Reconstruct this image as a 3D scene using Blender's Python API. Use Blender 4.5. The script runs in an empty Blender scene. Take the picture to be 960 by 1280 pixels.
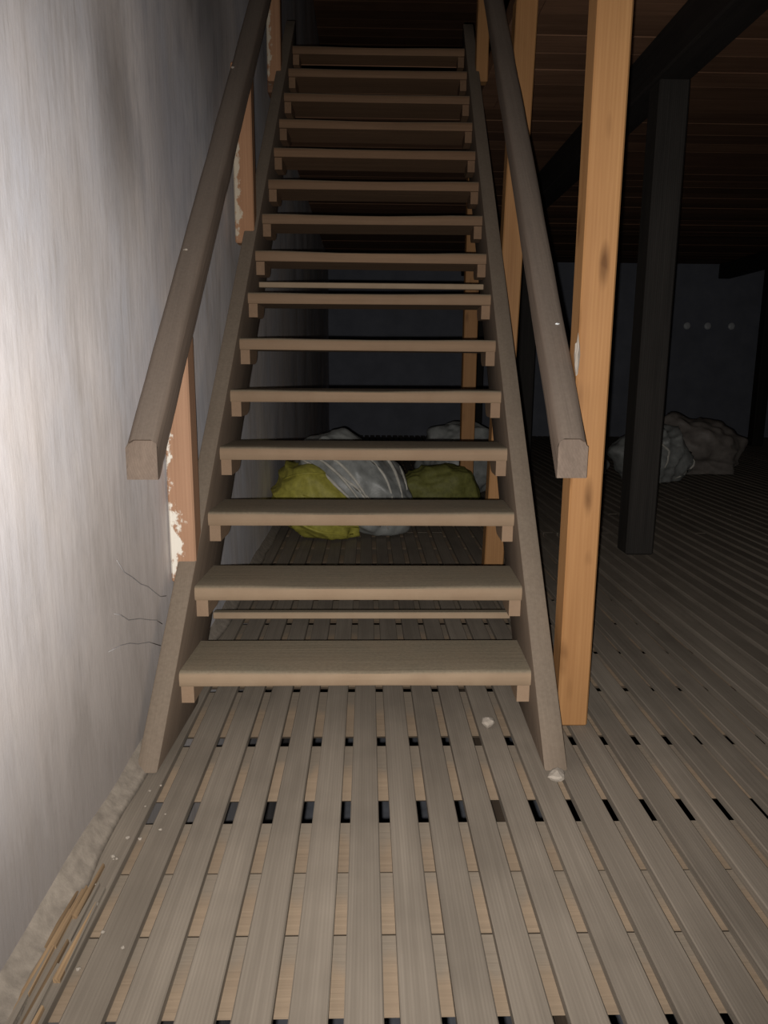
import bpy, bmesh, math, random
from mathutils import Vector, Matrix, noise

random.seed(7)
S = bpy.context.scene
C = S.collection

# ------------------------------------------------------------------ camera
CAM_H = 1.2275
PITCH, YAW, ROLL = 0.19141, 0.02449, -0.00743
F_PX = 908.6
cy, sy, cp, sp = math.cos(YAW), math.sin(YAW), math.cos(PITCH), math.sin(PITCH)
right = Vector((cy, -sy, 0)); fwd0 = Vector((sy, cy, 0)); upw = Vector((0, 0, 1))
fwd = fwd0 * cp - upw * sp
down = -(upw * cp + fwd0 * sp)
r2 = right * math.cos(ROLL) + down * math.sin(ROLL)
d2 = -right * math.sin(ROLL) + down * math.cos(ROLL)
cam = bpy.data.cameras.new('camera')
cam.sensor_fit = 'AUTO'; cam.sensor_width = 36.0
cam.lens = F_PX / 1280 * 36.0
cam.clip_start = 0.02
co = bpy.data.objects.new('camera', cam); C.objects.link(co)
m = Matrix((r2, -d2, -fwd)).transposed().to_4x4()
m.translation = (0, 0, CAM_H)
co.matrix_world = m
S.camera = co

# ------------------------------------------------------------------ light
w = bpy.data.worlds.new('world'); S.world = w; w.use_nodes = True
w.node_tree.nodes['Background'].inputs[0].default_value = (0.55, 0.62, 0.8, 1)
w.node_tree.nodes['Background'].inputs[1].default_value = 0.004

fl = bpy.data.lights.new('phone_flash', 'SPOT')          # the flash the photograph was taken with
fl.energy = 300; fl.color = (1.0, 0.95, 0.9)
fl.spot_size = math.radians(117); fl.spot_blend = 1.0
fl.shadow_soft_size = 0.006
fo = bpy.data.objects.new('phone_flash', fl); C.objects.link(fo)
fo.location = (-0.016, 0.0, CAM_H - 0.022)
fo.rotation_euler = Vector((0.03, 1.0, -0.15)).to_track_quat('-Z', 'Y').to_euler()

S.view_settings.view_transform = 'Standard'
S.view_settings.look = 'None'
S.view_settings.gamma = 1.0
S.view_settings.use_curve_mapping = False
S.view_settings.exposure = 0.0

# ------------------------------------------------------------------ materials
def nt(name):
    mt = bpy.data.materials.new(name); mt.use_nodes = True
    t = mt.node_tree; b = t.nodes['Principled BSDF']
    return mt, t, b
class G:
    def __init__(s, t): s.t = t
    def n(s, kind, **kw):
        x = s.t.nodes.new(kind)
        for k, v in kw.items():
            if k.startswith('i_'):
                x.inputs[k[2:].replace('_', ' ')].default_value = v
            else: setattr(x, k, v)
        return x
    def l(s, a, b): s.t.links.new(a, b)
    def mix(s, fac, a, b, blend='MIX'):
        x = s.t.nodes.new('ShaderNodeMix'); x.data_type = 'RGBA'; x.blend_type = blend
        for sock, v in ((x.inputs[0], fac), (x.inputs[6], a), (x.inputs[7], b)):
            if hasattr(v, 'is_linked'): s.l(v, sock)
            elif isinstance(v, (int, float)): sock.default_value = v
            else: sock.default_value = (*v, 1)
        return x.outputs[2]
    def rng(s, v, a, b, c=0, d=1):
        x = s.t.nodes.new('ShaderNodeMapRange'); s.l(v, x.inputs[0])
        for i, q in enumerate((a, b, c, d)): x.inputs[i + 1].default_value = q
        return x.outputs[0]
    def math(s, op, a, b):
        x = s.t.nodes.new('ShaderNodeMath'); x.operation = op
        for i, v in enumerate((a, b)):
            if hasattr(v, 'is_linked'): s.l(v, x.inputs[i])
            else: x.inputs[i].default_value = v
        return x.outputs[0]
    def coords(s, scale, rot=(0, 0, 0), rand=True):
        tc = s.n('ShaderNodeTexCoord')
        v = tc.outputs['Object']
        mp = s.n('ShaderNodeMapping'); mp.inputs['Rotation'].default_value = rot; s.l(v, mp.inputs[0])
        v = mp.outputs[0]
        if rand:
            oi = s.n('ShaderNodeObjectInfo')
            cm = s.n('ShaderNodeCombineXYZ')
            for i, q in enumerate((37.0, 53.0, 19.0)): s.l(s.math('MULTIPLY', oi.outputs['Random'], q), cm.inputs[i])
            ad = s.n('ShaderNodeVectorMath', operation='ADD'); s.l(v, ad.inputs[0]); s.l(cm.outputs[0], ad.inputs[1])
            v = ad.outputs[0]
        return v, s.scaled(v, scale)
    def scaled(s, v, scale):
        ml = s.n('ShaderNodeVectorMath', operation='MULTIPLY'); s.l(v, ml.inputs[0]); ml.inputs[1].default_value = scale
        return ml.outputs[0]
    def noise(s, v, sc, det=4, rough=.55):
        x = s.n('ShaderNodeTexNoise'); s.l(v, x.inputs['Vector']); x.inputs['Scale'].default_value = sc
        x.inputs['Detail'].default_value = det; x.inputs['Roughness'].default_value = rough
        return x.outputs['Fac']

def wood(name, light, dark, along, rot=(0, 0, 0), dust=None, dust_amt=.85, rough=.8, vary=.25, knots=0.0,
         paint=None, ring=.5, bump=.25, stain=.3, far_dust=None, nose_dust_and_light=None):
    """along: 0/1/2, the axis the grain runs on (after rot)."""
    mt, t, b = nt(name); g = G(t)
    sc = [14.0, 14.0, 14.0]; sc[along] = .9
    raw, v = g.coords(tuple(sc), rot)
    n1 = g.noise(v, 1.0, 5, .6)
    sc2 = [70.0] * 3; sc2[along] = 1.6
    n2 = g.noise(g.scaled(raw, tuple(sc2)), 1.0, 3, .6)
    sc3 = [20.0] * 3; sc3[along] = .7
    wv = g.n('ShaderNodeTexWave', wave_type='RINGS', rings_direction='XYZ'[along])
    g.l(g.scaled(raw, tuple(sc3)), wv.inputs['Vector'])
    wv.inputs['Scale'].default_value = 2.2; wv.inputs['Distortion'].default_value = 3.5
    wv.inputs['Detail'].default_value = 2; wv.inputs['Detail Scale'].default_value = 1.2
    f = g.math('ADD', g.math('MULTIPLY', n1, .55), g.math('MULTIPLY', n2, .45))
    f = g.rng(f, .32, .68)
    col = g.mix(f, dark, light)
    col = g.mix(g.math('MULTIPLY', wv.outputs['Fac'], ring), col, dark)
    big = g.noise(raw, 2.2, 3, .6)
    col = g.mix(g.rng(big, .45, .75, 0, stain), col, tuple(q * .55 for q in dark))
    oi = g.n('ShaderNodeObjectInfo')
    hv = g.n('ShaderNodeHueSaturation'); g.l(col, hv.inputs['Color'])
    g.l(g.rng(oi.outputs['Random'], 0, 1, 1 - vary, 1 + vary), hv.inputs['Value'])
    col = hv.outputs[0]
    if knots:
        vs = [26.0] * 3; vs[along] = 6.5
        vo = g.n('ShaderNodeTexVoronoi', feature='F1'); g.l(g.scaled(raw, tuple(vs)), vo.inputs['Vector']); vo.inputs['Scale'].default_value = .55
        k = g.rng(vo.outputs['Distance'], .1, .3, 1, 0)
        pk = g.rng(g.noise(raw, 5.0, 2), .4, .55)
        col = g.mix(g.math('MULTIPLY', g.math('MULTIPLY', k, pk), knots), col, (dark[0] * .35, dark[1] * .3, dark[2] * .25))
    if nose_dust_and_light is not None:                # grey dust trodden onto the lower steps, thinned upward to paint in flash falloff
        oi2 = g.n('ShaderNodeObjectInfo'); sc_ = g.n('ShaderNodeSeparateColor'); g.l(oi2.outputs['Color'], sc_.inputs[0])
        dn2 = g.rng(g.noise(raw, 9.0, 4), .25, .7, .7, 1)
        col = g.mix(g.math('MULTIPLY', sc_.outputs[0], dn2), col, nose_dust_and_light)
    if dust is not None:
        ge = g.n('ShaderNodeNewGeometry'); sx = g.n('ShaderNodeSeparateXYZ'); g.l(ge.outputs['Normal'], sx.inputs[0])
        df = g.rng(sx.outputs['Z'], .35, .85, 0, dust_amt)
        dn = g.rng(g.noise(raw, 6.0, 4), .25, .7, .72, 1)
        fine = g.rng(g.noise(raw, 90.0, 2), .3, .7, .85, 1.1)
        dcol = g.n('ShaderNodeHueSaturation'); dcol.inputs['Color'].default_value = (*dust, 1); g.l(fine, dcol.inputs['Value'])
        col = g.mix(g.math('MULTIPLY', df, dn), col, dcol.outputs[0])
    if far_dust is not None:                 # dust lying along the far side of a plank
        tc = g.n('ShaderNodeTexCoord'); sx = g.n('ShaderNodeSeparateXYZ'); g.l(tc.outputs['Object'], sx.inputs[0])
        jit = g.math('MULTIPLY', g.math('SUBTRACT', g.noise(g.scaled(raw, (9, 3, 3)), 1.0, 3), .5), .22)
        col = g.mix(g.rng(g.math('ADD', sx.outputs['Y'], jit), -.01, .05, .15, .9), col, far_dust)
    if paint:
        # remains of whitewash: (colour, object-space centre, radii) as a worn patch
        pc, items, base = paint
        tc = g.n('ShaderNodeTexCoord'); tot = None
        pn = g.noise(g.scaled(tc.outputs['Object'], (14, 14, 9)), 1.6, 6, .72)
        for cen, rad in items:
            sb = g.n('ShaderNodeVectorMath', operation='SUBTRACT'); g.l(tc.outputs['Object'], sb.inputs[0]); sb.inputs[1].default_value = cen
            dv = g.n('ShaderNodeVectorMath', operation='DIVIDE'); g.l(sb.outputs[0], dv.inputs[0]); dv.inputs[1].default_value = rad
            ln = g.n('ShaderNodeVectorMath', operation='LENGTH'); g.l(dv.outputs[0], ln.inputs[0])
            q = g.rng(ln.outputs['Value'], .3, 1.6, .42, 0)
            tot = q if tot is None else g.math('MAXIMUM', tot, q)
        pf = g.rng(g.math('ADD', tot, pn), base, base + .06)
        col = g.mix(pf, col, pc)
    g.l(col, b.inputs['Base Color'])
    b.inputs['Roughness'].default_value = rough
    b.inputs['Specular IOR Level'].default_value = .25
    bp = g.n('ShaderNodeBump'); bp.inputs['Strength'].default_value = bump; bp.inputs['Distance'].default_value = .004
    g.l(f, bp.inputs['Height']); g.l(bp.outputs[0], b.inputs['Normal'])
    return mt

def plain(name, col, rough=.8, var=.3, sc=20.0, metallic=0.0, bump=.2, spec=.3):
    mt, t, b = nt(name); g = G(t)
    raw, v = g.coords((1, 1, 1))
    n = g.noise(v, sc, 5, .6)
    c = g.mix(g.rng(n, .3, .7), tuple(q * (1 - var) for q in col), tuple(min(1, q * (1 + var)) for q in col))
    g.l(c, b.inputs['Base Color']); b.inputs['Roughness'].default_value = rough; b.inputs['Metallic'].default_value = metallic
    b.inputs['Specular IOR Level'].default_value = spec
    bp = g.n('ShaderNodeBump'); bp.inputs['Strength'].default_value = bump; bp.inputs['Distance'].default_value = .01
    g.l(n, bp.inputs['Height']); g.l(bp.outputs[0], b.inputs['Normal'])
    return mt

def plaster(name):
    mt, t, b = nt(name); g = G(t)
    raw, v = g.coords((1, 1, 1), rand=False)
    big = g.noise(g.scaled(raw, (1, 1.0, .8)), 1.3, 4, .6)
    mid = g.noise(g.scaled(raw, (1, 2.6, .9)), 2.4, 5, .62)
    streak = g.noise(g.scaled(raw, (1, 34, 2.6)), 1.0, 5, .65)
    streak2 = g.noise(g.scaled(raw, (1, 22, 1.6)), 1.0, 4, .6)
    col = g.mix(g.rng(big, .38, .62), (.75, .75, .8), (.88, .815, .79))
    col = g.mix(g.rng(mid, .5, .72, 0, .5), col, (.5, .45, .41))
    col = g.mix(g.rng(streak, .5, .72, 0, .38), col, (.52, .48, .46))
    col = g.mix(g.rng(streak2, .55, .75, 0, .4), col, (.55, .5, .46))
    col = g.mix(g.rng(streak, .28, .42, .35, 0), col, (.95, .92, .9))
    fine = g.noise(g.scaled(raw, (1, 110, 9)), 1.0, 4, .7)
    col = g.mix(g.rng(fine, .5, .7, 0, .4), col, (.5, .46, .43))
    col = g.mix(g.rng(fine, .28, .4, .4, 0), col, (.95, .93, .91))
    # grime: a brown smear by the handrail and a dirty belt along the floor with a ragged edge
    def blob(cen, rad, lo, hi, amt):
        sb = g.n('ShaderNodeVectorMath', operation='SUBTRACT'); g.l(raw, sb.inputs[0]); sb.inputs[1].default_value = cen
        dv = g.n('ShaderNodeVectorMath', operation='DIVIDE'); g.l(sb.outputs[0], dv.inputs[0]); dv.inputs[1].default_value = rad
        ln = g.n('ShaderNodeVectorMath', operation='LENGTH'); g.l(dv.outputs[0], ln.inputs[0])
        return g.rng(g.math('ADD', ln.outputs['Value'], g.math('MULTIPLY', g.math('SUBTRACT', mid, .5), 1.6)), lo, hi, amt, 0)
    for cen, rad, amt, cc in (((0, 2.32, 2.0), (9, .2, .42), .75, (.27, .235, .215)), ((0, 2.95, 2.15), (9, .5, .65), .6, (.36, .37, .43)),
                              ((0, 3.6, 2.9), (9, .8, .7), .75, (.24, .22, .22)), ((0, 1.9, 1.5), (9, .2, .25), .3, (.5, .45, .41))):
        col = g.mix(blob(cen, rad, .2, 1.15, amt), col, cc)
    sx = g.n('ShaderNodeSeparateXYZ'); g.l(raw, sx.inputs[0])
    belt = g.rng(g.math('ADD', sx.outputs['Z'], g.math('MULTIPLY', g.math('SUBTRACT', mid, .5), 1.1)), .2, 1.25, .85, 0)
    belt = g.math('MULTIPLY', belt, g.rng(sx.outputs['Y'], 2.2, 3.0, 1, 0))
    col = g.mix(belt, col, (.3, .268, .245))
    g.l(col, b.inputs['Base Color']); b.inputs['Roughness'].default_value = .9; b.inputs['Specular IOR Level'].default_value = .15
    h = g.math('ADD', g.math('MULTIPLY', streak, .7), g.math('MULTIPLY', g.noise(raw, 14, 5, .65), .9))
    bp = g.n('ShaderNodeBump'); bp.inputs['Strength'].default_value = .18; bp.inputs['Distance'].default_value = .006
    g.l(h, bp.inputs['Height']); g.l(bp.outputs[0], b.inputs['Normal'])
    return mt

DUST = (.215, .185, .145)
A45 = math.atan(.2302 / .23275)
M = {}
M['board'] = wood('dusty_floor_board', (.27, .232, .188), (.175, .148, .118), 1, dust=None, vary=.1, ring=.4, stain=.45, bump=.35)
M['cross'] = wood('worn_cross_plank', (.36, .27, .185), (.275, .203, .138), 0, vary=.12, ring=.1, stain=.3, far_dust=(.225, .19, .15))
M['raw'] = wood('splintered_raw_wood', (.4, .27, .15), (.15, .1, .06), 1, vary=.3, stain=.4)
M['joist'] = wood('joist_wood', (.16, .115, .08), (.09, .065, .045), 1)
M['tread'] = wood('stair_tread_wood', (.2, .118, .067), (.135, .078, .044), 0, dust=(.192, .164, .118), dust_amt=.95, vary=.1, ring=.25, stain=.2, nose_dust_and_light=(.3, .223, .15))
M['cleat'] = wood('cleat_wood', (.21, .125, .072), (.15, .09, .052), 1, vary=.12, ring=.2, nose_dust_and_light=(.31, .225, .155))
M['stringer'] = wood('stringer_wood', (.2, .15, .11), (.13, .096, .07), 1, rot=(-A45, 0, 0), dust=(.21, .173, .133), dust_amt=.9, vary=.06, ring=.3)
M['rail'] = wood('handrail_wood', (.21, .16, .125), (.135, .102, .08), 1, rot=(-A45, 0, 0), dust=(.175, .147, .122), dust_amt=.7, vary=.06, ring=.35, bump=.5)
M['pine'] = wood('fresh_pine', (.42, .225, .092), (.31, .152, .058), 2, vary=.06, ring=.35, knots=.9, stain=.12, rough=.6, bump=.12)
M['tar'] = wood('tarred_post', (.042, .037, .033), (.02, .018, .016), 2, vary=.1, rough=.7)
M['beam'] = wood('tarred_beam', (.042, .036, .032), (.02, .017, .015), 1, vary=.1, rough=.75)
M['ceil'] = wood('ceiling_plank', (.27, .15, .09), (.15, .078, .045), 0, vary=.3, ring=.35)
M['plaster'] = plaster('limewashed_plaster')
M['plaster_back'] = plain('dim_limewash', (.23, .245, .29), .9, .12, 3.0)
M['mortar'] = plain('floor_edge_mortar', (.28, .242, .2), .95, .25, 25.0, bump=.3)
M['lower'] = plain('lower_storey_floor', (.5, .53, .6), .9, .3, 4.0)
M['white'] = plain('plaster_crumb', (.33, .29, .245), .9, .2, 60)
M['crack'] = plain('wall_crack', (.3, .29, .29), .95, .2, 30)
M['plate'] = plain('pale_plate', (.75, .78, .8), .35, .06, 10)
M['yellow'] = plain('yellow_woven_plastic', (.37, .34, .065), .55, .22, 26, bump=.5)
M['olive'] = plain('olive_woven_plastic', (.165, .165, .045), .6, .25, 26, bump=.5)
M['greyplastic'] = plain('grey_plastic_film', (.27, .28, .27), .42, .25, 14, bump=.5, spec=.5)
M['strand'] = plain('pale_plastic_fold', (.55, .53, .47), .45, .2, 20)
M['pinkish'] = plain('brownish_plastic', (.22, .195, .175), .5, .2, 14)
M['bal1'] = wood('baluster_wood', (.43, .255, .16), (.32, .18, .11), 2, vary=.04, ring=.3, stain=.15,
                 paint=((.74, .7, .62), [((-.05, -.05, .16), (.06, .3, .2)), ((-.05, -.05, .75), (.035, .3, .45))], .76))
M['bal2'] = wood('baluster_wood_dim', (.42, .235, .13), (.3, .155, .085), 2, vary=.04, ring=.3, stain=.2,
                 paint=((.5, .43, .33), [((-.05, -.05, .35), (.05, .3, .5))], .79))

# ------------------------------------------------------------------ mesh helpers
def link(o): C.objects.link(o); return o
def wloc(o):
    return Vector(o.location) + (wloc(o.parent) if o.parent else Vector((0, 0, 0)))
def mobj(name, verts, faces, mat, parent=None, loc=None, smooth=False):
    """verts in world metres; the origin is loc (or the parent's origin)."""
    base = Vector(loc) if loc is not None else (wloc(parent) if parent else Vector((0, 0, 0)))
    me = bpy.data.meshes.new(name)
    me.from_pydata([tuple(Vector(v) - base) for v in verts], [], faces)
    me.validate(); me.update()
    bm = bmesh.new(); bm.from_mesh(me); bmesh.ops.recalc_face_normals(bm, faces=bm.faces); bm.to_mesh(me); bm.free()
    if smooth:
        for p in me.polygons: p.use_smooth = True
    me.materials.append(mat)
    o = link(bpy.data.objects.new(name, me))
    if parent is not None:
        o.parent = parent
        o.location = base - wloc(parent)
    else: o.location = base
    return o
def tag(o, label=None, cat=None, group=None, kind=None):
    for k, v in (('label', label), ('category', cat), ('group', group), ('kind', kind)):
        if v: o[k] = v
    return o
def empty(name, loc, label, cat, group=None):
    o = link(bpy.data.objects.new(name, None)); o.location = loc; o.empty_display_size = .1
    return tag(o, label, cat, group)
BOXF = [(0, 1, 2, 3), (7, 6, 5, 4), (0, 4, 5, 1), (1, 5, 6, 2), (2, 6, 7, 3), (3, 7, 4, 0)]
def boxv(x0, x1, y0, y1, z0, z1):
    return [(x0, y0, z0), (x1, y0, z0), (x1, y1, z0), (x0, y1, z0), (x0, y0, z1), (x1, y0, z1), (x1, y1, z1), (x0, y1, z1)]
def bevel_obj(o, width, seg=1):
    bm = bmesh.new(); bm.from_mesh(o.data)
    bmesh.ops.bevel(bm, geom=list(bm.edges), offset=width, segments=seg, affect='EDGES', profile=.5)
    bm.to_mesh(o.data); bm.free(); return o
def box(name, b, mat, parent=None, loc=None, bev=0.0, seg=1):
    o = mobj(name, boxv(*b), BOXF, mat, parent, loc)
    if bev: bevel_obj(o, bev, seg)
    return o
def multibox(bs):
    v, f = [], []
    for b in bs:
        k = len(v); v += boxv(*b); f += [tuple(i + k for i in q) for q in BOXF]
    return v, f
def loft(name, sections, mat, parent=None, loc=None, smooth=True, close=True):
    n = len(sections[0]); v = [p for s in sections for p in s]; f = []
    for i in range(len(sections) - 1):
        for j in range(n if close else n - 1):
            a = i * n + j; bb = i * n + (j + 1) % n
            f.append((a, bb, bb + n, a + n))
    if close:
        f.append(tuple(reversed(range(n)))); f.append(tuple(range(len(v) - n, len(v))))
    return mobj(name, v, f, mat, parent, loc, smooth)
def autosmooth(o, ang=40):
    bm = bmesh.new(); bm.from_mesh(o.data)
    for e in bm.edges:
        if len(e.link_faces) == 2 and e.calc_face_angle(0) > math.radians(ang): e.smooth = False
    for f in bm.faces: f.smooth = True
    bm.to_mesh(o.data); bm.free(); return o
def tube(name, pts, rad, mat, parent=None, loc=None, n=6):
    secs = []
    for i, p in enumerate(pts):
        p = Vector(p); a = Vector(pts[max(0, i - 1)]); b = Vector(pts[min(len(pts) - 1, i + 1)])
        t = (b - a).normalized(); q = t.orthogonal().normalized()
        if i and abs(q.dot(prev)) < .99:
            q = (prev - t * prev.dot(t)).normalized()
        prev = q; s = t.cross(q)
        r = rad if not callable(rad) else rad(i / (len(pts) - 1))
        secs.append([p + (q * math.cos(k * 2 * math.pi / n) + s * math.sin(k * 2 * math.pi / n)) * r for k in range(n)])
    return loft(name, secs, mat, parent, loc)

# ------------------------------------------------------------------ the shell
WX, YB, XR = -0.72, 14.2, 11.6          # left wall plane, back wall plane, right wall plane
Y0 = -0.6
CEIL = 3.25
# left wall as a slightly uneven plastered face
vv, ff = [], []
ny, nz = 150, 96
for i in range(ny + 1):
    t = i / ny; y = Y0 + (YB + .3 - Y0) * t ** 1.35
    for j in range(nz + 1):
        z = -3.2 + 9.4 * j / nz
        d = .012 * noise.noise((y * 1.6, z * 1.3, 3.1)) + .005 * noise.noise((y * 6, z * 5, 9.0))
        vv.append((WX - .006 + min(0, d) + .4 * max(0, d), y, z))
for i in range(ny):
    for j in range(nz):
        a = i * (nz + 1) + j; ff.append((a, a + nz + 1, a + nz + 2, a + 1))
k = len(vv)
vv += [(WX - .4, Y0, -3.2), (WX - .4, YB + .3, -3.2), (WX - .4, YB + .3, 6.2), (WX - .4, Y0, 6.2)]
a0, a1, a2, a3 = 0, ny * (nz + 1), ny * (nz + 1) + nz, nz
ff += [(k, k + 1, k + 2, k + 3), (k, a0, a1, k + 1), (k + 3, k + 2, a2, a3)]
wall_left = mobj('wall_left', vv, ff, M['plaster'], smooth=True)
tag(wall_left, 'tall whitewashed plaster wall with streaks and stains beside the stair', kind='structure')
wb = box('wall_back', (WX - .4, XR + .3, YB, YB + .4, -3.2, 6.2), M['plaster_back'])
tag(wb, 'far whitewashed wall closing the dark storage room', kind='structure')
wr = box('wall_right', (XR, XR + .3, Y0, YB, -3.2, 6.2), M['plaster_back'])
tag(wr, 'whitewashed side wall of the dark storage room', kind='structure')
fl2 = box('floor_lower', (WX - .4, XR + .3, Y0, YB + .3, -3.05, -2.9), M['lower'])
tag(fl2, 'floor of the storey below seen through the gaps', kind='structure')

def crack(pts):
    tube('crack', [(WX + .002, y, z) for y, z in pts], .0013, M['crack'], wall_left, n=5)
crack([(2.043, .689), (2.1, .636), (2.17, .6), (2.244, .557), (2.32, .525), (2.382, .488), (2.45, .45), (2.521, .43)])
crack([(1.996, .543), (2.05, .52), (2.112, .483), (2.22, .45), (2.321, .41), (2.39, .385), (2.454, .348)])
crack([(1.934, .453), (2.031, .434), (2.11, .41), (2.187, .378), (2.3, .34), (2.422, .28)])
# ------------------------------------------------------------------ slatted floor
BP, BX = 0.10925, 0.05311               # slat pitch and centre of the first gap
GAP = 0.03
TH = 0.024
KZ = (CAM_H + TH) / CAM_H                # rows were measured on the slat tops; the planks lie lower
slots = []                               # cross planks (y0, y1); the spaces between them stay open
y = 1.194 - .09
slots += [(y - .36, y), (y - .72, y - .385), (y - 1.1, y - .745), (y - 1.5, y - 1.13)]
slots += [(1.194, 1.403), (1.407, 1.608), (1.612, 1.813), (1.92, 2.234), (2.299, 2.65), (2.695, 3.035)]
y = 3.085
while y < YB - .1:
    slots.append((y, min(YB, y + random.uniform(.325, .345)))); y += .385
slots = [(a * KZ if a > 0 else a, b * KZ if b > 0 else b) for a, b in slots if b * KZ < YB]
jx = [WX + .1 + BP * 0, BX + BP * 3.5, BX + BP * 13.5, BX + BP * 23.5, BX + BP * 33.5, BX + BP * 43.5, BX + BP * 53.5, BX + BP * 63.5, BX + BP * 73.5, BX + BP * 83.5, BX + BP * 93.5, BX + BP * 103.5]
jx[0] = BX - BP * 6.5
v, f = multibox([(x - .03, x + .03, Y0, YB, -.25, -TH - .024) for x in jx[1:]])
floor = mobj('floor', v, f, M['joist'])
tag(floor, 'dusty slatted timber floor of narrow boards with open gaps', kind='structure')
for (a, b) in slots:
    zt = -TH - .001 - random.uniform(0, .0015); c = min(.03, (b - a) * .1)
    v = [(WX, a + c, zt - .022), (XR, a + c, zt - .022), (XR, b - c, zt - .022), (WX, b - c, zt - .022), (WX, a, zt), (XR, a, zt), (XR, b, zt), (WX, b, zt)]
    mobj('cross_plank', v, BOXF, M['cross'], floor, loc=(WX + 3, (a + b) / 2, zt))
def board_mesh(L, seed):
    rn = random.Random(seed); n = 7; hw = (BP - GAP) / 2
    secs = []
    for i in range(n):
        yy = L * i / (n - 1); l = -hw + rn.uniform(-.0025, .0025); r = hw + rn.uniform(-.0025, .0025); dz = rn.uniform(-.0012, .0012)
        secs.append([(l, yy, -TH), (r, yy, -TH), (r, yy, -.003 + dz), (r - .003, yy, dz), (l + .003, yy, dz), (l, yy, -.003 + dz)])
    v = [p for s in secs for p in s]; f = []
    for i in range(n - 1):
        for j in range(6):
            f.append((i * 6 + j, i * 6 + (j + 1) % 6, i * 6 + 6 + (j + 1) % 6, i * 6 + 6 + j))
    f += [tuple(reversed(range(6))), tuple(range(len(v) - 6, len(v)))]
    me = bpy.data.meshes.new('board'); me.from_pydata(v, [], f); me.update()
    bm = bmesh.new(); bm.from_mesh(me); bmesh.ops.recalc_face_normals(bm, faces=bm.faces); bm.to_mesh(me); bm.free()
    me.materials.append(M['board']); return me
LENS = (6.1, 6.87, 7.64)
near = {L: [board_mesh(L, int(L * 100) + s) for s in range(4)] for L in LENS}
far = {L: [board_mesh(YB - Y0 - L - .006, int(L * 100) + 50 + s) for s in range(3)] for L in LENS}
i = -7
while BX + BP * (i + 1) < XR:
    x = BX + BP * (i + .5)
    if x - (BP - GAP) / 2 > WX - .01:
        L = random.choice(LENS)
        for me, yy in ((random.choice(near[L]), Y0), (random.choice(far[L]), Y0 + L + .006)):
            o = link(bpy.data.objects.new('board', me)); o.parent = floor; o.location = (x, yy, random.uniform(-.0015, .001))
    i += 1

# ragged mortar fillet where the wall meets the floor
secs = []
for i in range(120):
    t = i / 119; y = Y0 + (YB - Y0) * t ** 1.8
    wdt = .045 + .02 * noise.noise((y * 3, 1, 1)) + .012 * noise.noise((y * 13, 4, 1)); h = .05 + .022 * noise.noise((y * 4, 7, 2)) + .012 * noise.noise((y * 15, 2, 8))
    secs.append([(WX - .03, y, -.02), (WX + wdt, y, 0.0), (WX + wdt * .7, y, .012), (WX + wdt * .35, y, h * .45), (WX - .004, y, h), (WX - .03, y, h)])
tr = loft('trim_1', secs, M['mortar']); tag(tr, 'ragged dusty mortar fillet along the foot of the wall', kind='structure')
# splintered edge boards in the near corner
rn = random.Random(5)
for i in range(14):
    y = 1.03 + .03 * i + rn.uniform(0, .05); x = WX + .03 + rn.uniform(0, .065); L = rn.uniform(.12, .3); wd = rn.uniform(.004, .009)
    v = [(x - wd, y, .0), (x + wd, y, .0), (x + wd * .8, y + L, .0), (x - wd * .2, y + L, .0),
         (x - wd, y, .012), (x + wd, y, .009), (x + wd * .6, y + L, .008), (x, y + L, .011)]
    mobj('splinter', v, BOXF, M['raw' if i % 3 else 'board'], tr)

# ------------------------------------------------------------------ ceiling with stairwell
SW_X, SW_Y0, SW_Y1 = 0.80, 1.9, 5.72
v, f = multibox([(SW_X, XR, Y0, YB, CEIL + .03, CEIL + .12), (WX, SW_X, Y0, SW_Y0, CEIL + .03, CEIL + .12), (WX, SW_X, SW_Y1, YB, CEIL + .03, CEIL + .12)])
ceiling = mobj('ceiling', v, f, M['joist'])
tag(ceiling, 'dark plank ceiling on tarred beams with an open stairwell', kind='structure')
y = Y0
while y < YB - .05:
    wd = random.uniform(.24, .285); y1 = min(y + wd, YB)
    x0 = SW_X if (y < SW_Y1 and y1 > SW_Y0) else WX
    box('ceiling_plank', (x0, XR, y + .004, y1 - .004, CEIL + random.uniform(0, .008), CEIL + .032), M['ceil'], ceiling,
        loc=(x0 + 2, (y + y1) / 2, CEIL + .015))
    y = y1
for bxm in (1.87, 6.75):
    box('ceiling_beam', (bxm - .11, bxm + .11, Y0, YB, 2.99, CEIL + .005), M['beam'], ceiling, loc=(bxm, 5, 3.1), bev=.012)
box('trimmer_beam', (SW_X, SW_X + .14, SW_Y0 - .2, SW_Y1 + .14, CEIL - .1, CEIL + .13), M['ceil'], ceiling, loc=(SW_X, 3, 3.2), bev=.006)
box('trimmer_beam', (WX, SW_X, SW_Y1, SW_Y1 + .14, CEIL - .06, CEIL + .13), M['ceil'], ceiling, loc=(0, SW_Y1, 3.2), bev=.006)
# plank lining of the storey above, seen up the stairwell
up = box('ceiling_upper', (WX, 4.0, Y0, YB, 6.03, 6.2), M['joist']); tag(up, 'dark plank ceiling of the storey above the stairwell', kind='structure')
y = 3.5
while y < YB - .2:
    box('ceiling_plank', (WX, 4.0, y + .006, y + .25, 6.0 + random.uniform(0, .01), 6.032), M['ceil'], up, loc=(1, y, 6.0)); y += .256

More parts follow.
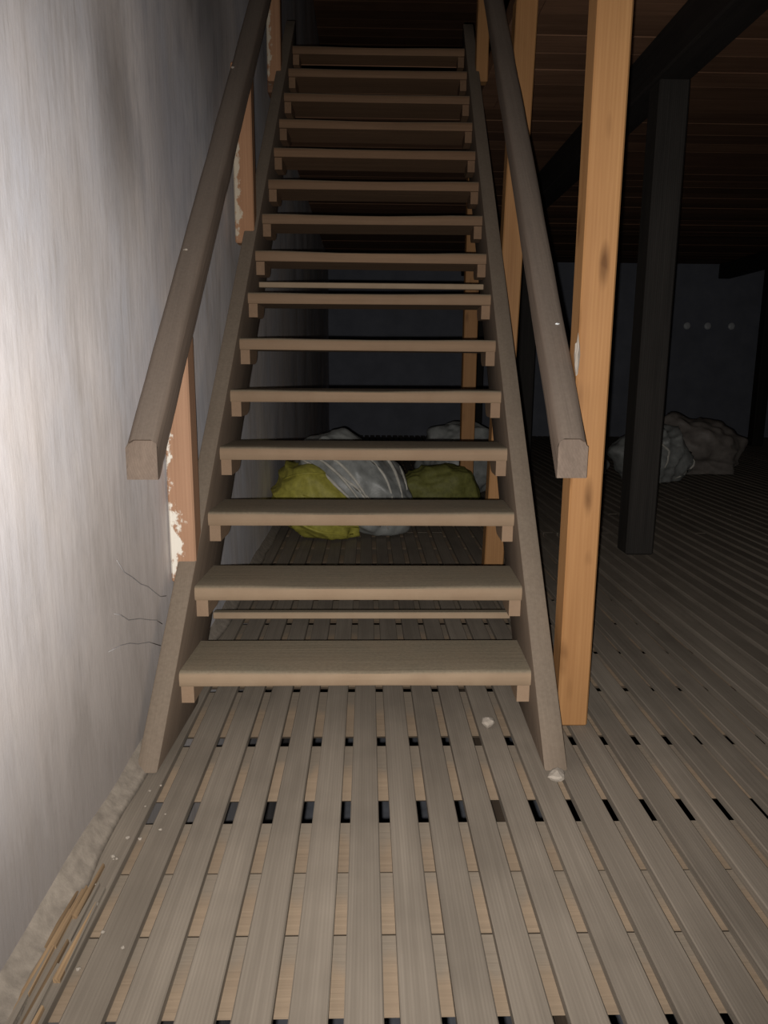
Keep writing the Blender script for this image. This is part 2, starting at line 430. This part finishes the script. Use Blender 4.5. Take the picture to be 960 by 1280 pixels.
# ------------------------------------------------------------------ the staircase
SX0, SK, SY, SG, SR, SZ = -0.03396, 0.03381, 2.32394, 0.23275, 0.2302, 0.22408
HW = 0.6
SL = SR / SG
def sk(y): return SX0 + SK * (y - SY)
def ztop(y): return SZ + SL * (y - SY) + .04
stair = empty('staircase', (SX0, 2.06, 0), 'steep open-tread wooden staircase with two handrails climbing along the white wall', 'staircase')
YTOP = 5.78
for sgn in (-1, 1):
    xs = (sgn * HW, sgn * (HW + (.068 if sgn < 0 else .075)))
    y1 = 2.06
    prof = []
    N = 22
    for i in range(N + 1):
        y = 2.06 + (YTOP - 2.06) * i / N
        prof.append((y, max(.004, ztop(y))))
    # two outlines lofted across the thickness
    depth = .48
    low = [(YTOP, ztop(YTOP) - .3)]
    for i in range(N, -1, -1):
        y = 2.06 + depth / SL + (YTOP - .12 - 2.06 - depth / SL) * i / N
        low.append((y, max(0.0, ztop(y) - depth)))
    outline = prof + low
    n = len(outline)
    v = []
    for xx in xs:
        for (y, z) in outline: v.append((sk(y) + xx, y, z))
    fcs = [tuple(range(n)), tuple(reversed(range(n, 2 * n)))] + [(i, (i + 1) % n, (i + 1) % n + n, i + n) for i in range(n)]
    so = mobj('stringer', v, fcs, M['stringer'], stair)
    bm = bmesh.new(); bm.from_mesh(so.data)
    es = [e for e in bm.edges if len(e.link_faces) == 2 and e.calc_face_angle(0) > 1.0]
    bmesh.ops.bevel(bm, geom=es, offset=.007, segments=2, affect='EDGES', profile=.5)
    bm.to_mesh(so.data); bm.free(); autosmooth(so, 35)

rn = random.Random(11)
NT = 15
for k in range(NT):
    y = SY + SG * k; z = SZ + SR * k; dep = .295; th = .054
    secs = []
    wear = rn.uniform(.003, .007); tilt = rn.uniform(-.002, .002)
    for i in range(15):
        u = -1 + 2 * i / 14; x = sk(y) + u * (HW - .001)
        wr_ = wear * max(0, 1 - (u / .75) ** 2) + .0015 * noise.noise((u * 4, k * 3.1, 0))
        zz = z + tilt * u; yf = y + wr_ * .8
        r = .016
        pr = [(yf + .004, zz - th), (yf, zz - th + .006), (yf - .002, zz - r - .008), (yf + .001, zz - r * .55 - wr_ * .4), (yf + r * .45, zz - r * .15 - wr_ * .8),
              (yf + r * 1.2, zz - wr_), (yf + .1, zz - wr_ * .6), (y + dep - .004, zz), (y + dep, zz - .004), (y + dep, zz - th + .004), (y + dep - .004, zz - th)]
        secs.append([(x + SK * (q[0] - y), q[0], q[1]) for q in pr])
    dirt_and_light = max(0.0, .95 - .1 * k)  # trodden dust plus painted light falloff: pale low steps, darker high ones
    autosmooth(loft('tread', secs, M['tread'], stair), 40).color = (dirt_and_light, dirt_and_light, dirt_and_light, 1)
    for sgn in (-1, 1):
        w0, w1 = HW - .001, HW - .044
        ch = .066
        pf = [(y + .018, z - th), (y + .018, z - th - ch), (y + .135, z - th - ch)]
        for q in range(1, 6):
            an = q / 5 * math.pi / 2
            pf.append((y + .135 + .075 * math.sin(an), z - th - ch + (ch - .012) * (1 - math.cos(an))))
        pf.append((y + .215, z - th))
        n = len(pf)
        v = [(sk(a) + sgn * ww, a, b) for ww in (w0, w1) for a, b in pf]
        fcs = [tuple(range(n)), tuple(reversed(range(n, 2 * n)))] + [(i, (i + 1) % n, (i + 1) % n + n, i + n) for i in range(n)]
        mobj('tread_cleat', v, fcs, M['cleat'], stair).color = (dirt_and_light * .8, dirt_and_light, dirt_and_light, 1)
for (y, z) in ((2.85, .255), (4.05, 1.69)):
    box('tie_bar', (sk(y) - HW - .01, sk(y) + HW + .01, y, y + .035, z - .028, z), M['tread'], stair, bev=.003)

# handrails
def rail(xc, wdt, ys, ye, zs, name='handrail'):
    secs = []
    hv = .118
    def sect(y, z, top=1.0):
        x = xc + SK * (y - 2.17) ; a = wdt / 2; c = .02
        pts = [(-a, 0), (a, 0), (a, hv - c * 1.2), (a - c * .3, hv - c * .45), (a - c, hv), (-a + c, hv), (-a + c * .3, hv - c * .45), (-a, hv - c * 1.2)]
        return [(x + p, y, z + q * top) for p, q in pts]
    n = 34
    for i in range(n + 1):
        y = ys + (ye - ys) * i / n
        j = .003 * noise.noise((y * 5, xc * 9, 0))
        secs.append([(p[0] + j, p[1], p[2]) for p in sect(y, zs + SL * (y - ys))])
    # rounded, worn lower end
    y = ys; e1 = []
    first = secs[0]
    cap = [(p[0] * 1.0, p[1] - (.012 if q not in (3, 4, 5, 6) else -.012), p[2] - (.0 if q not in (3, 4, 5, 6) else .004)) for q, p in enumerate(first)]
    secs = [cap] + secs
    return autosmooth(loft(name, secs, M['rail'], stair), 40)
rail(-.667, .092, 2.17, 5.6, .905)
rail(.619, .09, 2.17, 5.6, .915)
# balusters between stringer and rail
def baluster(x0, x1, y0, y1, z0, z1, mat):
    o = box('baluster', (x0, x1, y0, y1, z0, z1), mat, stair, loc=((x0 + x1) / 2, (y0 + y1) / 2, z0), bev=.006)
    return o
def zrail(y): return .905 + SL * (y - 2.17)
baluster(-.718, -.625, 2.6, 2.7, ztop(2.6) - .08, zrail(2.6) + .015, M['bal1'])
baluster(-.69, -.59, 4.02, 4.12, ztop(4.02) - .06, zrail(4.02) + .01, M['bal2'])
baluster(-.66, -.57, 5.25, 5.34, ztop(5.25) - .06, zrail(5.25) + .02, M['bal2'])
baluster(.72, .80, 5.28, 5.36, ztop(5.28) - .06, zrail(5.28) + .1, M['pine'])

# ------------------------------------------------------------------ posts
def post(name, xb, wx, yb, wy, zt, mat, label, lean=0.0, bev=.006, group=None):
    b = boxv(xb, xb + wx, yb, yb + wy, 0, zt)
    b = [(x + lean * z, y, z) for x, y, z in b]
    o = mobj(name, b, BOXF, mat, loc=(xb + wx / 2, yb + wy / 2, 0)); bevel_obj(o, bev, 1)
    return tag(o, label, 'post', group)
post('pine_post', .674, .108, 2.362, .1, CEIL + .03, M['pine'], 'tall orange pine post beside the foot of the stair, behind the handrail end')
post('pine_post', .705, .115, 4.2, .11, CEIL - .1, M['pine'], 'orange pine post standing beside the middle of the stair', lean=.022)
post('pine_post', .82, .115, 6.3, .11, CEIL + .002, M['pine'], 'orange pine post behind the stair, next to the olive sack')
post('tarred_post', 1.78, .19, 4.8, .19, 2.995, M['tar'], 'dark tarred square post carrying the beam beside the stair', bev=.012)
post('tarred_post', 1.78, .19, 8.65, .19, 2.995, M['tar'], 'dark tarred post between the near tarred post and the far wall', bev=.012)
post('tarred_post', 1.78, .19, 12.45, .19, 2.995, M['tar'], 'dark tarred post close to the far wall behind the stair', bev=.012)
post('tarred_post', 6.66, .19, 12.4, .19, 2.995, M['tar'], 'dark tarred post close to the far wall beyond the plastic heap', bev=.012)

# ------------------------------------------------------------------ sacks and plastic
def lump(name, cen, rad, rot, seed, mat, label, cat, fold=(0, 0, 1), ff=14., fa=.03, na=.22, parent=None, nu=88, nv=52):
    Rm = Matrix.Rotation(rot[2], 3, 'Z') @ Matrix.Rotation(rot[1], 3, 'Y') @ Matrix.Rotation(rot[0], 3, 'X')
    fd = Vector(fold).normalized(); v = []; f = []
    for j in range(nv + 1):
        th = math.pi * j / nv
        for i in range(nu):
            ph = 2 * math.pi * i / nu
            d = Vector((math.sin(th) * math.cos(ph), math.sin(th) * math.sin(ph), math.cos(th)))
            s = Vector([math.copysign(abs(q) ** .8, q) for q in d])
            r = 1 + na * noise.noise(d * 1.7 + Vector((seed, 0, 0))) + na * .4 * noise.noise(d * 4.2 + Vector((0, seed, 0)))
            p = Vector((s.x * rad[0], s.y * rad[1], s.z * rad[2])) * r
            wob = noise.noise(p * 3 + Vector((seed, seed, 0)))
            q = math.sin(ff * p.dot(fd) * 3 + wob * 2.2)
            ridge = (1 - abs(q)) ** 2 - .3
            p += d * fa * ridge * (0.6 + .8 * noise.noise(p * 2.1 + Vector((3, seed, 1))))
            p += d * .006 * noise.noise(p * 9)
            p = Rm @ p + Vector(cen)
            if p.z < .02: p.z = .003 + .017 * math.exp((p.z - .02) * 4)
            v.append(p)
    for j in range(nv):
        for i in range(nu):
            a = j * nu + i; b = j * nu + (i + 1) % nu
            f.append((a, a + nu, b + nu, b))
    o = mobj(name, v, f, mat, parent, None if parent else (cen[0], cen[1], 0), smooth=True)
    bm = bmesh.new(); bm.from_mesh(o.data); bmesh.ops.remove_doubles(bm, verts=bm.verts, dist=.0004); bmesh.ops.recalc_face_normals(bm, faces=bm.faces); bm.to_mesh(o.data); bm.free()
    if label: tag(o, label, cat)
    return o
bundle = empty('sack_bundle', (-.15, 5.5, 0), 'yellow woven sack bundled in grey plastic film with pale pleats, behind the stair', 'sack')
ys = lump('yellow_sack', (-.35, 5.4, .25), (.38, .32, .27), (0, .5, .1), 3.3, M['yellow'], None, None, fold=(.45, .1, .89), ff=9, fa=.04, na=.13, parent=bundle)
gs = lump('plastic_film', (-.08, 5.5, .38), (.49, .33, .3), (0, .68, .0), 8.1, M['greyplastic'], None, None, fold=(.1, .2, .97), ff=6, fa=.03, na=.13, parent=bundle)
os_ = lump('woven_sack', (.6, 6.08, .2), (.36, .2, .25), (0, -.1, .1), 5.7, M['olive'],
           'olive green woven sack lying between the grey plastic bundle and a pine post', 'sack', fold=(.9, 0, .3), ff=7, fa=.03, na=.14)
lump('stuffed_sack', (1.0, 7.5, .33), (.44, .33, .37), (0, .1, .2), 12.7, M['greyplastic'],
     'dim grey stuffed sack behind the olive sack and pine post', 'sack', fold=(.5, 0, .8), ff=5, fa=.03, na=.22)
ph = lump('plastic_sheet', (3.25, 8.25, .27), (.4, .34, .33), (0, -.2, .2), 21.3, M['greyplastic'],
          'crumpled clear grey plastic sheet with a shiny curled rim on the floor boards', 'plastic sheet', fold=(.9, 0, -.4), ff=7, fa=.06, na=.25)
lump('stuffed_sack', (4.05, 9.0, .32), (.52, .38, .36), (0, .12, -.15), 30.2, M['pinkish'],
     'dull brown-grey stuffed sack slumped beside the crumpled clear plastic sheet', 'sack', fold=(.3, 0, .9), ff=5, fa=.05, na=.28)
lump('plastic_sheet', (2.62, 8.75, .13), (.27, .24, .16), (0, 0, .3), 41.0, M['greyplastic'],
     'small low scrap of crumpled grey plastic beside the larger clear plastic sheet', 'plastic sheet', fold=(.9, 0, .2), ff=8, fa=.04, na=.25)

# pale pleats running over the bundle: each follows the surface it lies on
bpy.context.view_layer.update()
def strand(obj, pts, rad, mat, name='fold'):
    """pts: (x, z) seen along +Y; every point is dropped onto the front of obj."""
    out = []
    for x, z in pts:
        base = wloc(obj)
        o = Vector((x, 3.5, z)) - base
        hit, loc, nor, idx = obj.ray_cast(o, Vector((0, 1, 0)))
        if hit: out.append(loc + base + nor * rad * .4)
    if len(out) > 2: tube(name, out, lambda t: rad * (.5 + .7 * math.sin(math.pi * min(1, max(0, t)))), mat, obj, loc=base)
def curve(a, b, bow, n=9):
    a = Vector((a[0], 0, a[1])); b = Vector((b[0], 0, b[1])); d = b - a; nrm = Vector((-d.z, 0, d.x))
    return [((a + d * (i / n) + nrm * bow * math.sin(math.pi * i / n)).x, (a + d * (i / n) + nrm * bow * math.sin(math.pi * i / n)).z) for i in range(n + 1)]
DX = -.1
for a, b, bw, rr in (((-.42, .62), (.0, .3), .06, .012), ((-.36, .66), (.06, .3), .08, .01), ((-.28, .68), (.13, .28), .1, .01),
                     ((.05, .7), (.36, .32), .16, .012), ((.0, .68), (.3, .25), .14, .009), ((.12, .72), (.4, .36), .14, .009), ((-.1, .5), (.2, .1), .1, .008), ((-.02, .45), (.26, .08), .08, .008)):
    strand(gs, curve((a[0] + DX, a[1]), (b[0] + DX, b[1]), bw), rr, M['strand'])
for a, b, bw in (((-.55, .2), (-.1, .05), -.06), ((-.5, .3), (0, .08), -.05), ((-.45, .36), (-.02, .16), .04), ((-.6, .45), (-.3, .5), .1)):
    strand(ys, curve(a, b, bw), .008, M['yellow'])
for a, b, bw in (((3.55, .55), (3.5, .05), .35), ((3.2, .5), (3.3, .2), .3), ((3.05, .45), (3.1, .1), .3)):
    strand(ph, curve(a, b, bw, 14), .012, M['strand'])

# small round plates on the far wall
for x in (6.12, 6.52, 6.98):
    secs = []
    for r, d in ((.0005, .03), (.05, .028), (.066, .018), (.068, 0)):
        secs.append([(x + r * math.cos(q * math.pi / 8), YB - d, 2.12 + r * math.sin(q * math.pi / 8)) for q in range(16)])
    o = loft('wall_plate', secs, M['plate'], loc=(x, YB, 2.12))
    tag(o, 'small pale round plate fixed to the far wall', 'plate', 'row of pale plates on the far wall')

# ------------------------------------------------------------------ plaster crumbs
def crumb(x, y, z, r, seed, mat, label, group=None, flat=.6, name='plaster_crumb'):
    me = bpy.data.meshes.new(name); bm = bmesh.new(); bmesh.ops.create_icosphere(bm, subdivisions=2, radius=r)
    for v in bm.verts:
        k = 1 + .5 * noise.noise(v.co / r * 1.3 + Vector((seed, 0, seed * 2)))
        v.co = Vector((v.co.x * k, v.co.y * k, v.co.z * k * flat))
    lo = min(v.co.z for v in bm.verts)
    for v in bm.verts: v.co.z -= lo
    bm.to_mesh(me); bm.free(); me.materials.append(mat)
    o = link(bpy.data.objects.new(name, me)); o.location = (x, y, z); return tag(o, label, 'plaster crumb', group)
crumb(.43, 2.36, .001, .022, 1.2, M['white'], 'rounded lump of plaster on the floor boards just inside the stair foot', flat=.8)
crumb(.585, 2.02, .001, .026, 2.2, M['white'], 'flattish lump of plaster against the foot of the stringer away from the wall')
rn = random.Random(3)
for i in range(16):
    y = rn.uniform(1.1, 2.0); x = WX + .06 + abs(rn.gauss(0, .07))
    crumb(x, y, .002, rn.uniform(.002, .006), i * 1.7 + 5, M['white'], 'tiny plaster crumb on the boards along the foot of the wall', 'plaster crumbs along the wall foot')
crumb(.645, 2.53, 1.386, .007, 9.1, M['plate'], 'white plaster fleck on the handrail beside the pine post', flat=.5)
crumb(-.665, 2.813, 1.655, .008, 4.4, M['white'], 'plaster fleck on the wall-side handrail above the lower baluster', flat=.6)
crumb(-.64, 3.798, 2.63, .008, 6.4, M['white'], 'plaster fleck on the wall-side handrail near the second baluster', flat=.6)
d = crumb(.668, 2.372, 1.205, .018, 13.4, M['white'], 'pale mortar dab wedged between the handrail and the tall pine post', flat=1.0, name='mortar_dab')
d.scale = (.45, .6, 3.0)
d.location = (.668, 2.35, 1.216)
